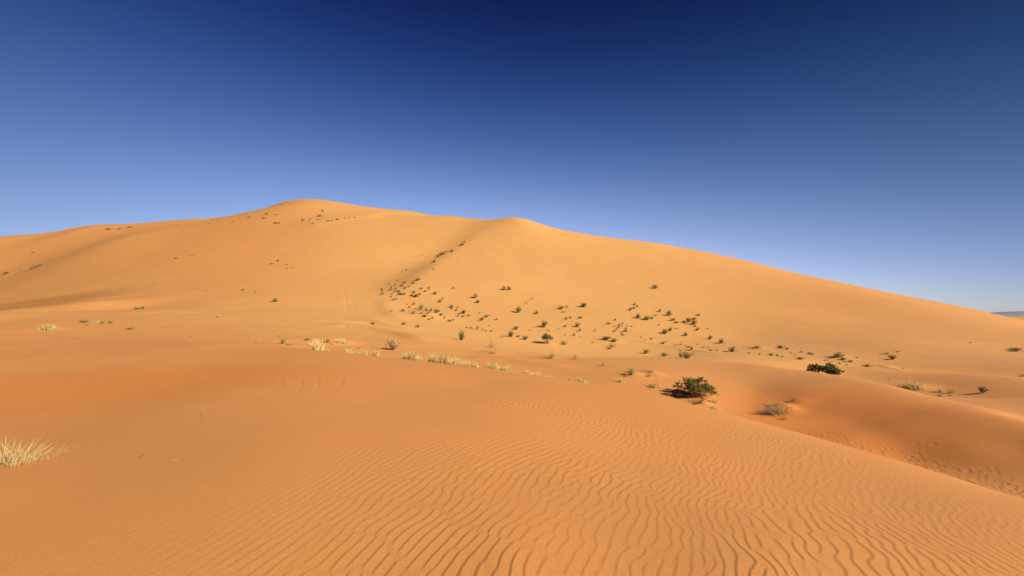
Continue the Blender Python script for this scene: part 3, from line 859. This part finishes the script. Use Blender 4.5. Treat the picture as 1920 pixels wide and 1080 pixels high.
NAMED = [
    ('grey', 1026, 644, 23, 18, None, "round grey-green bush standing alone at the dune foot", "the round grey-green bush"),
    ('green', 865, 638, 17, 18, None, "leaning tall green bush alone on the valley floor, left of centre", "the leaning green bush"),
    ('pale', 736, 656, 25, 21, None, "round pale green bush just beyond the near crest", "the round pale bush"),
    ('straw', 597, 659, 26, 21, 'c', "tall pale straw tuft, leftmost big one on the near crest", "the leftmost crest straw tuft"),
    ('straw', 833, 684, 19, 26, 'c', "tallest straw tuft of the row on the near crest", "the tallest crest tuft"),
    ('straw', 922, 696, 25, 15, 'c', "broad bright straw tuft at the right end of the thick crest row", "the broad bright straw tuft"),
    ('straw', 1084, 714, 23, 12, 'c', "ragged straw tuft near the right end of the crest row", "the ragged crest straw tuft"),
    ('straw', 1712, 727, 32, 15, None, "spreading straw fan in front of the shaded low dune", "the straw fan"),
    ('scrub', 1228, 541, 10, 8, None, "lone dark shrub high on the bare slope right of centre", "the lone high shrub"),
    ('green', 945, 544, 9, 8, None, "left one of the green twin shrubs high below the summit ridge", "the left twin shrub"),
    ('dark', 954, 544, 8, 7, None, "right one of the green twin shrubs high below the summit ridge", "the right twin shrub"),
    ('dark', 1903, 659, 20, 7, None, "slanted almost black shrub on the slope at the right edge", "the black right-edge shrub"),
    ('straw', 93, 618, 24, 11, None, "low straw mound tuft alone on the left plateau", "the left plateau straw mound"),
    ('green', 516, 566, 15, 7, None, "flat green shrub alone at the foot of the left dune", "the flat green shrub"),
    ('scrub', 784, 526, 10, 6, None, "dark slim shrub topmost of the gully foot thicket", "the thicket's top shrub"),
    ('scrub', 829, 478, 12, 6, None, "long dark scrub patch halfway up the gully", "the halfway gully scrub"),
    ('scrub', 203, 431, 9, 4, None, "dark shrub under the left skyline, leftmost of three", "the left skyline shrub"),
    ('scrub', 600, 406, 8, 4, None, "dark shrub just under the highest summit", "the summit shrub"),
    ('dark', 1374, 660, 15, 9, None, "rounded dark shrub ending the diagonal row at the slope foot", "the rounded dark row-end shrub"),
    ('green', 1288, 672, 22, 12, None, "spreading green shrub low on the valley floor, right of the pair", "the spreading green shrub"),
    ('dark', 1572, 670, 16, 9, None, "wide dark shrub above the dark crest bushes", "the wide dark shrub"),
    ('green', 780, 557, 13, 6, None, "long green shrub in the middle of the gully foot thicket", "the long thicket shrub"),
    ('green', 903, 601, 10, 6, None, "lower half of the slanting dark green shrub right of the thicket", "the lower slanting shrub"),
    ('green', 912, 595, 9, 5, None, "upper half of the slanting dark green shrub right of the thicket", "the upper slanting shrub"),
    ('scrub', 870, 588, 12, 7, None, "dark shrub among pale sprigs right of the pale thicket", "the shrub among pale sprigs"),
    ('green', 530, 645, 10, 10, None, "small green shrub with a dry skirt, left of the crest tufts", "the skirted green shrub"),
    ('green', 1094, 576, 12, 9, None, "dark green shrub, rightmost of the upper middle group", "the upper middle green shrub"),
    ('green', 1213, 600, 15, 8, None, "wide green shrub in the upper right group", "the wide upper right shrub"),
    ('dark', 1301, 609, 9, 10, None, "tall dark shrub in the dense upper right clump", "the tall dark clump shrub"),
    ('green', 1247, 626, 15, 9, None, "bright green bushy shrub below the upper right group", "the bushy right shrub"),
    ('green', 1137, 637, 19, 7, None, "left one of two green low shrubs beside the track", "the left trackside shrub"),
    ('green', 1152, 641, 13, 7, None, "right one of two green low shrubs beside the track", "the right trackside shrub"),
    ('pale', 1183, 703, 11, 14, None, "upright pale green tuft casting a dark shadow, left of the largest bush", "the upright shadowed tuft"),
    ('green', 68, 501, 12, 4, None, "middle green shrub of the slanting strip on the far left slope", "the far left strip shrub"),
    ('green', 257, 580, 11, 5, None, "left one of a green pair on the plateau edge", "the plateau edge pair"),
    ('dry', 922, 652, 18, 16, None, "tall dry brown shrub alone on the valley floor, upper half", "the tall dry shrub"),
    ('dry', 926, 663, 14, 10, None, "low dry stalks directly under the tall dry brown shrub", "the low dry stalks"),
    ('dry', 1032, 672, 18, 12, None, "dry brown tuft below the round grey-green bush", "the dry brown tuft"),
    ('dry', 1078, 674, 14, 12, None, "dark dry tuft with one upright stalk, right of the brown tuft", "the upright-stalk dry tuft"),
    ('dark', 1020, 614, 14, 12, None, "dark grey shrub above the round grey-green bush", "the dark grey shrub"),
    ('green', 972, 586, 14, 12, None, "round olive green shrub on the lower slope below the twins", "the round olive shrub"),
    ('green', 958, 632, 14, 11, None, "grey-green peaked bush left of the round bush, on the swell's edge", "the peaked bush"),
    ('green', 985, 637, 16, 8, None, "flat green bush between the peaked bush and the round bush", "the flat swell bush"),
    ('green', 1211, 663, 16, 8, None, "left one of three green shrubs in a level row on the floor", "the left floor shrub"),
    ('green', 1245, 668, 15, 7, None, "middle one of three green shrubs in a level row on the floor", "the middle floor shrub"),
    ('dry', 1663, 664, 13, 7, None, "brown dry shrub on the right slope, left of a darker one", "the brown slope shrub"),
    ('scrub', 1673, 674, 11, 9, None, "dark shrub at the slope foot below the brown dry one", "the dark slope-foot shrub"),
    ('dark', 1842, 737, 11, 12, None, "dark upright shrub with a long shadow on the right floor", "the upright floor shrub"),
    ('dry', 1783, 737, 12, 9, None, "dry dark shrub beside thin straw on the right floor", "the dry floor shrub"),
    ('dry', 1314, 755, 20, 11, None, "grey dry shrub on the red mound touching the largest bush", "the red mound shrub"),
    ('pale', 789, 581, 10, 12, None, "tall green shrub over the pale sprigs of the thicket", "the tall thicket shrub"),
    ('green', 891, 559, 10, 9, None, "green shrub on the slope left of the olive one", "the green slope shrub"),
    ('dry', 1147, 651, 19, 9, None, "pale dry tuft just under the trackside pair", "the pale trackside tuft"),
    ('scrub', 516, 419, 6, 3, None, "tiny dark shrub at the foot of the summit cap", "the cap-foot shrub"),
    ('scrub', 521, 490, 6, 4, None, "topmost of the tiny scrub arc on the left face", "the left face arc"),
    ('scrub', 330, 485, 6, 2, None, "tiny flat scrub alone on the bare left slope", "the bare left slope scrub"),
    ('dark', 1625, 688, 14, 5, None, "flat dark shrub right of the dark crest bushes", "the flat right shrub"),
    ('scrub', 1420, 653, 12, 5, None, "flat dark shrub starting the row along the right slope foot", "the row-start shrub"),
    ('dark', 1463, 653, 13, 5, None, "dark double shrub on the right slope foot row", "the double row shrub"),
]
def crest_depth(u):
    return float(np.interp((u - CX) / F_PX, cu[o_], cy[o_]))
for kind, u, v, w, h, mode, lab, ph in NAMED:
    o = place(kind, u, v, w, h, y=crest_depth(u) * 1.02 if mode == 'c' else None, sink=.03)
    label(o, lab, None, ph)

# ---- the many small ones, seen place by seen place: u v w h
SMALL_SPOTS = """
scrub 871 454 5 2;scrub 867 460 8 5;scrub 847 472 6 4;scrub 836 473 6 3;scrub 822 482 8 4;scrub 814 492 8 5;scrub 813 506 5 3
scrub 775 532 7 5;scrub 758 531 7 4;scrub 753 537 8 4;scrub 766 538 5 3;green 759 542 6 5;scrub 744 527 4 3;scrub 741 535 5 3;scrub 730 533 5 3
scrub 734 539 5 3;scrub 733 544 8 4;scrub 742 542 5 3;scrub 740 547 5 3;scrub 745 545 4 3;scrub 749 548 7 4;green 751 553 9 6;pale 758 553 7 5
scrub 734 552 5 2;scrub 733 557 4 3;pale 739 563 8 4;scrub 744 562 4 3;scrub 716 543 5 3;scrub 716 546 5 3;scrub 717 552 7 4
scrub 776 549 7 4;scrub 772 555 7 4;scrub 787 553 6 4;scrub 791 542 7 3;scrub 797 547 6 3;scrub 804 543 4 3;scrub 804 540 4 3
green 816 552 7 6;green 825 567 8 6;scrub 830 561 4 4;scrub 850 541 5 3;scrub 768 575 3 2;scrub 767 578 4 3;scrub 777 571 7 4;scrub 763 571 3 2
pale 799 583 8 6;pale 808 584 8 7;green 818 587 10 8;pale 791 588 6 4;scrub 796 594 8 5;scrub 804 600 5 3;pale 811 598 5 5;pale 803 588 6 5;pale 823 585 6 5
green 827 592 9 5;scrub 834 596 5 3;scrub 843 603 9 5;pale 850 601 6 4;pale 775 588 8 5;scrub 755 584 8 5;scrub 733 584 5 2
scrub 846 577 7 6;scrub 847 580 4 4;scrub 858 578 4 3;scrub 855 583 5 4;pale 858 594 4 4;scrub 868 594 8 3;scrub 879 593 6 3;pale 861 590 6 4
green 896 568 8 6;scrub 900 587 5 2;scrub 918 592 4 2;green 895 618 5 8
green 699 608 9 4;green 757 609 11 5;pale 783 614 9 6;scrub 875 615 4 3;scrub 883 616 5 3;scrub 905 619 5 2;scrub 911 621 5 2;scrub 921 622 5 3
scrub 755 509 2 2;scrub 761 507 3 3;scrub 765 506 2 2;scrub 772 507 3 2;scrub 858 490 2 2;scrub 789 478 3 1;scrub 793 479 2 1;scrub 806 475 2 2
dry 987 569 6 7;dry 998 561 7 5;scrub 931 600 5 4;scrub 917 611 4 2;green 1006 589 8 7;green 1053 580 11 7;dry 1063 577 8 6;dry 1056 586 9 4
green 1062 599 6 5;scrub 1069 597 5 4;green 1088 597 8 4;scrub 1054 603 3 2;dark 1083 613 9 8;green 1060 613 6 4;green 968 618 11 7
dry 994 620 6 4;dry 1001 615 4 3;dry 1013 621 6 3;dry 1028 621 9 4;dry 1041 622 3 4;dry 1047 618 4 3;scrub 1088 621 6 6;dry 1115 622 6 7;dry 1083 622 4 3
scrub 1077 630 5 6;scrub 1059 629 4 2;dry 1090 632 4 4;green 972 632 8 4;dry 941 633 8 6;pale 1057 647 11 8
dry 950 667 4 2;dry 959 666 5 2;dry 970 665 3 2;dry 1130 686 12 6;scrub 1141 655 9 4;dry 1111 643 6 4;scrub 1154 601 5 4;scrub 1141 608 8 4
green 1182 582 8 6;scrub 1189 579 6 4;scrub 1190 572 7 4;scrub 1195 576 5 4;dark 1196 597 9 8;scrub 1222 598 7 4;dry 1229 592 9 4
scrub 1237 585 7 6;dark 1254 592 10 9;scrub 1260 602 7 6;scrub 1265 600 5 4;scrub 1269 606 9 4;scrub 1235 610 4 2
dark 1291 604 9 8;scrub 1284 606 8 6;scrub 1301 600 8 5;scrub 1309 592 7 4;scrub 1303 613 5 4;scrub 1308 620 7 6
green 1257 621 8 7;scrub 1267 617 4 2;scrub 1272 617 3 2;green 1286 630 9 7;scrub 1331 636 10 7;dark 1353 644 10 8;scrub 1327 617 3 3
scrub 1168 607 4 3;scrub 1161 611 6 4;scrub 1161 615 6 4;scrub 1167 612 3 3;scrub 1176 612 4 2;scrub 1173 617 5 3;scrub 1173 622 7 4;scrub 1166 625 4 3;scrub 1156 618 4 3;scrub 1152 622 5 3;scrub 1168 629 8 3;scrub 1152 613 5 2;scrub 1184 613 5 2
scrub 1202 633 4 2;scrub 1221 636 6 3;scrub 1210 638 4 2;green 1243 645 8 5;scrub 1250 641 5 2
dry 1262 644 4 2;dry 1266 648 5 4;dry 1272 648 4 3;dry 1277 647 6 4;dry 1279 643 4 3;dry 1285 647 4 3;scrub 1287 651 5 2
green 1297 656 6 6;scrub 1292 652 6 3;dry 1276 658 8 4;scrub 1308 646 4 2;dry 1313 653 3 2;dry 1319 652 6 4;dry 1328 652 5 4;scrub 1332 658 6 3;scrub 1344 658 4 3;scrub 1359 659 5 2;green 1276 669 8 8
scrub 1404 663 5 3;scrub 1424 665 4 3;scrub 1476 655 6 4;green 1446 667 9 5;scrub 1458 668 6 4;scrub 1467 669 6 2
dry 1490 666 8 4;scrub 1484 662 4 2;scrub 1503 661 7 3;scrub 1519 664 8 4;scrub 1524 665 5 3;scrub 1500 674 13 5;dry 1548 677 10 5;dark 1581 675 9 5;scrub 1607 671 5 2
scrub 1595 679 8 4;scrub 1584 679 5 2;scrub 1574 682 7 2;scrub 1588 685 5 2;dry 1560 678 4 2;dry 1667 711 4 2
dry 1684 660 9 4;dry 1819 643 9 3;dry 1694 692 4 4;scrub 1762 743 6 3;scrub 1782 742 4 2;dry 1917 706 8 6
scrub 157 605 11 5;straw 182 606 8 5;green 192 607 7 6;green 207 606 7 4;scrub 163 610 5 2;scrub 243 618 11 5;green 268 579 9 5
scrub 456 545 6 4;straw 363 548 5 2;scrub 387 546 3 1;scrub 479 547 3 2;scrub 289 531 4 1;scrub 357 479 4 1;scrub 364 479 3 1
scrub 510 495 7 2;scrub 537 497 5 2;scrub 549 503 4 2;scrub 538 504 3 2;scrub 224 430 7 2;scrub 243 427 8 3;scrub 63 474 5 2;green 60 504 9 3;green 76 498 8 3;scrub 38 507 3 2;green 12 513 15 3;scrub 226 449 2 1
scrub 500 402 6 3;scrub 494 410 7 3;scrub 517 403 4 2;scrub 537 409 3 1;scrub 605 396 5 3;scrub 597 412 4 2;scrub 568 414 5 3;scrub 582 411 3 2;scrub 580 416 3 2;scrub 523 419 6 2;scrub 467 408 6 2;scrub 438 416 3 2
scrub 588 419 6 1;scrub 615 415 6 2;scrub 622 414 5 2;scrub 633 412 7 2;scrub 392 419 4 1;scrub 333 422 4 1;scrub 647 410 5 1;scrub 655 409 5 1;scrub 665 408 5 1
scrub 358 631 3 2;scrub 407 595 4 2;dry 480 642 6 3;dry 492 643 6 2;dry 524 631 9 3;dry 541 647 15 5;green 576 638 10 4;straw 585 637 8 2
straw 615 659 9 5;green 613 643 11 7;dry 624 646 4 7;straw 636 642 20 8;straw 647 644 8 6;dry 674 653 7 3
dry 1175 706 8 8;straw 1164 716 9 8;straw 1222 697 9 4;dry 1216 706 11 8;straw 1224 725 20 8;scrub 1302 759 9 5;straw 1337 767 13 8;straw 1337 754 12 6
straw 1764 735 6 11;dry 1468 787 13 7;dry 1487 753 8 8
"""
CREST_SPOTS = """
dry 648 664 6 8;straw 656 664 10 7;straw 670 666 12 4;straw 685 666 12 12;straw 706 668 13 13;straw 761 676 9 12;straw 773 678 16 16;straw 787 679 12 10
straw 812 682 15 18;straw 853 685 19 13;straw 869 688 16 12;straw 880 690 12 10;straw 892 691 9 11;straw 937 697 11 8;straw 949 698 18 11;straw 963 700 6 4
straw 987 704 14 9;straw 1005 706 17 8;straw 1028 709 11 5;straw 1067 713 7 10;straw 1095 717 9 6
"""
for src, crest in ((SMALL_SPOTS, False), (CREST_SPOTS, True)):
    for it in src.replace('\n', ';').split(';'):
        if not it.strip(): continue
        k, u, v, w, h = it.split(); u, v, w, h = (float(q) for q in (u, v, w, h))
        place(k, u, v, w * (1.3 if crest else 1), h * (1.1 if crest else 1), y=crest_depth(u) * (1.015 + .03 * rng_p.random()) if crest else None, sink=.02)

# ---- loose sticks lying on the sand
def stick(u, v, pts_px, lab, mat, thick, lift=.012):
    g = np.array([ground_at(a, b) for a, b in pts_px]); c = ground_at(u, v)
    g[:, 2] += lift; g = g - c
    ms = Mesh(); n = len(g)
    V = []
    for k in range(n):
        d = g[min(k + 1, n - 1)] - g[max(k - 1, 0)]; d /= np.linalg.norm(d)
        s = np.cross(d, (0, 0, 1)); s /= np.linalg.norm(s); up = np.cross(s, d); r = thick * (1 - .5 * k / n)
        V += [g[k] + r * (math.cos(q) * s + math.sin(q) * up) for q in (0, 1.26, 2.51, 3.77, 5.03)]
    F = [[5 * k + j, 5 * k + (j + 1) % 5, 5 * k + 5 + (j + 1) % 5, 5 * k + 5 + j] for k in range(n - 1) for j in range(5)]
    ms.put(np.array(V), F)
    o = bpy.data.objects.new('dry_twig', ms.data('dry_twig', M[mat])); COL.objects.link(o); o.location = c
    o['category'] = 'twig'; o['label'] = lab; return o
stick(330, 865, [(317, 866), (326, 865.5), (334, 864), (331, 869), (326, 875)], "bent pale straw twig on the smooth sand right of the large left-edge tuft", 'straw', .0026, .006)
stick(267, 856, [(262, 859), (267, 855.5), (272, 853)], "short dark twig on the smooth sand, nearest to the large left-edge tuft", 'bark', .0030)
stick(340, 799, [(336, 800.5), (340, 799.5), (344, 798)], "tiny dark twig above the bent pale straw twig", 'bark', .0035)
stick(378, 782, [(374, 771), (377, 778), (382, 787)], "thin pale straw stem farther up the smooth sand, right of the tiny dark twig", 'straw', .0013, .003)
stick(488, 748, [(484, 750), (488, 748), (492, 746)], "dark twig farthest up the smooth sand, under the wheel arcs", 'bark', .0045)
stick(1475, 757, [(1462, 757), (1470, 755.5), (1478, 755), (1487, 753.5)], "bare dead branch lying on the sand behind the pale mound bush", 'bark', .010, .05)

# ---- labels of the small plants: told by the pointed-out plant beside them
KW = {'scrub': 'dark scrub tuft', 'dark': 'dark shrub', 'green': 'green shrub', 'pale': 'pale green shrub', 'grey': 'grey bush', 'dry': 'dry brown tuft', 'straw': 'straw grass tuft'}
GW = {'scrub': 'dark scrub tufts on the dunes', 'dark': 'dark shrubs on the dunes', 'green': 'green shrubs on the dunes', 'pale': 'pale green shrubs of the valley', 'dry': 'dry tufts of the valley', 'straw': 'straw grass tufts'}
marks = [q for q in PLANTS if 'phrase' in q]
todo = [q for q in PLANTS if 'label' not in q['o']]
def direction(dx, dy):
    a = math.degrees(math.atan2(-dy, dx)) % 360
    return ('right of', 'upper right of', 'above', 'upper left of', 'left of', 'lower left of', 'below', 'lower right of')[int((a + 22.5) // 45) % 8]
byk = {}
for q in todo:
    best = min(marks, key=lambda m_: math.hypot(m_['u'] - q['u'], m_['v'] - q['v']))
    dx, dy = q['u'] - best['u'], q['v'] - best['v']
    size = 'tiny' if max(q['w'], q['h']) < 4.5 else 'small' if max(q['w'], q['h']) < 8.5 else 'fair-sized'
    byk.setdefault((best['phrase'], direction(dx, dy), size, q['kind']), []).append((math.hypot(dx, dy), q))
RANK = ('', 'second ', 'third ', 'fourth ', 'fifth ', 'sixth ', 'seventh ', 'eighth ', 'ninth ', 'tenth ')
for (ph, dr, size, kind), lst in byk.items():
    lst.sort(key=lambda t: t[0])
    for k, (_, q) in enumerate(lst):
        if len(lst) == 1: q['o']['label'] = "%s %s %s %s" % (size, KW[kind], dr, ph)
        else: q['o']['label'] = "%s %s, %s %s %s" % (size, KW[kind], RANK[k] + 'nearest', dr, ph)
for q in PLANTS:
    kd = q['kind']
    if kd in GW and 'group' not in q['o']: q['o']['group'] = GW[kd]
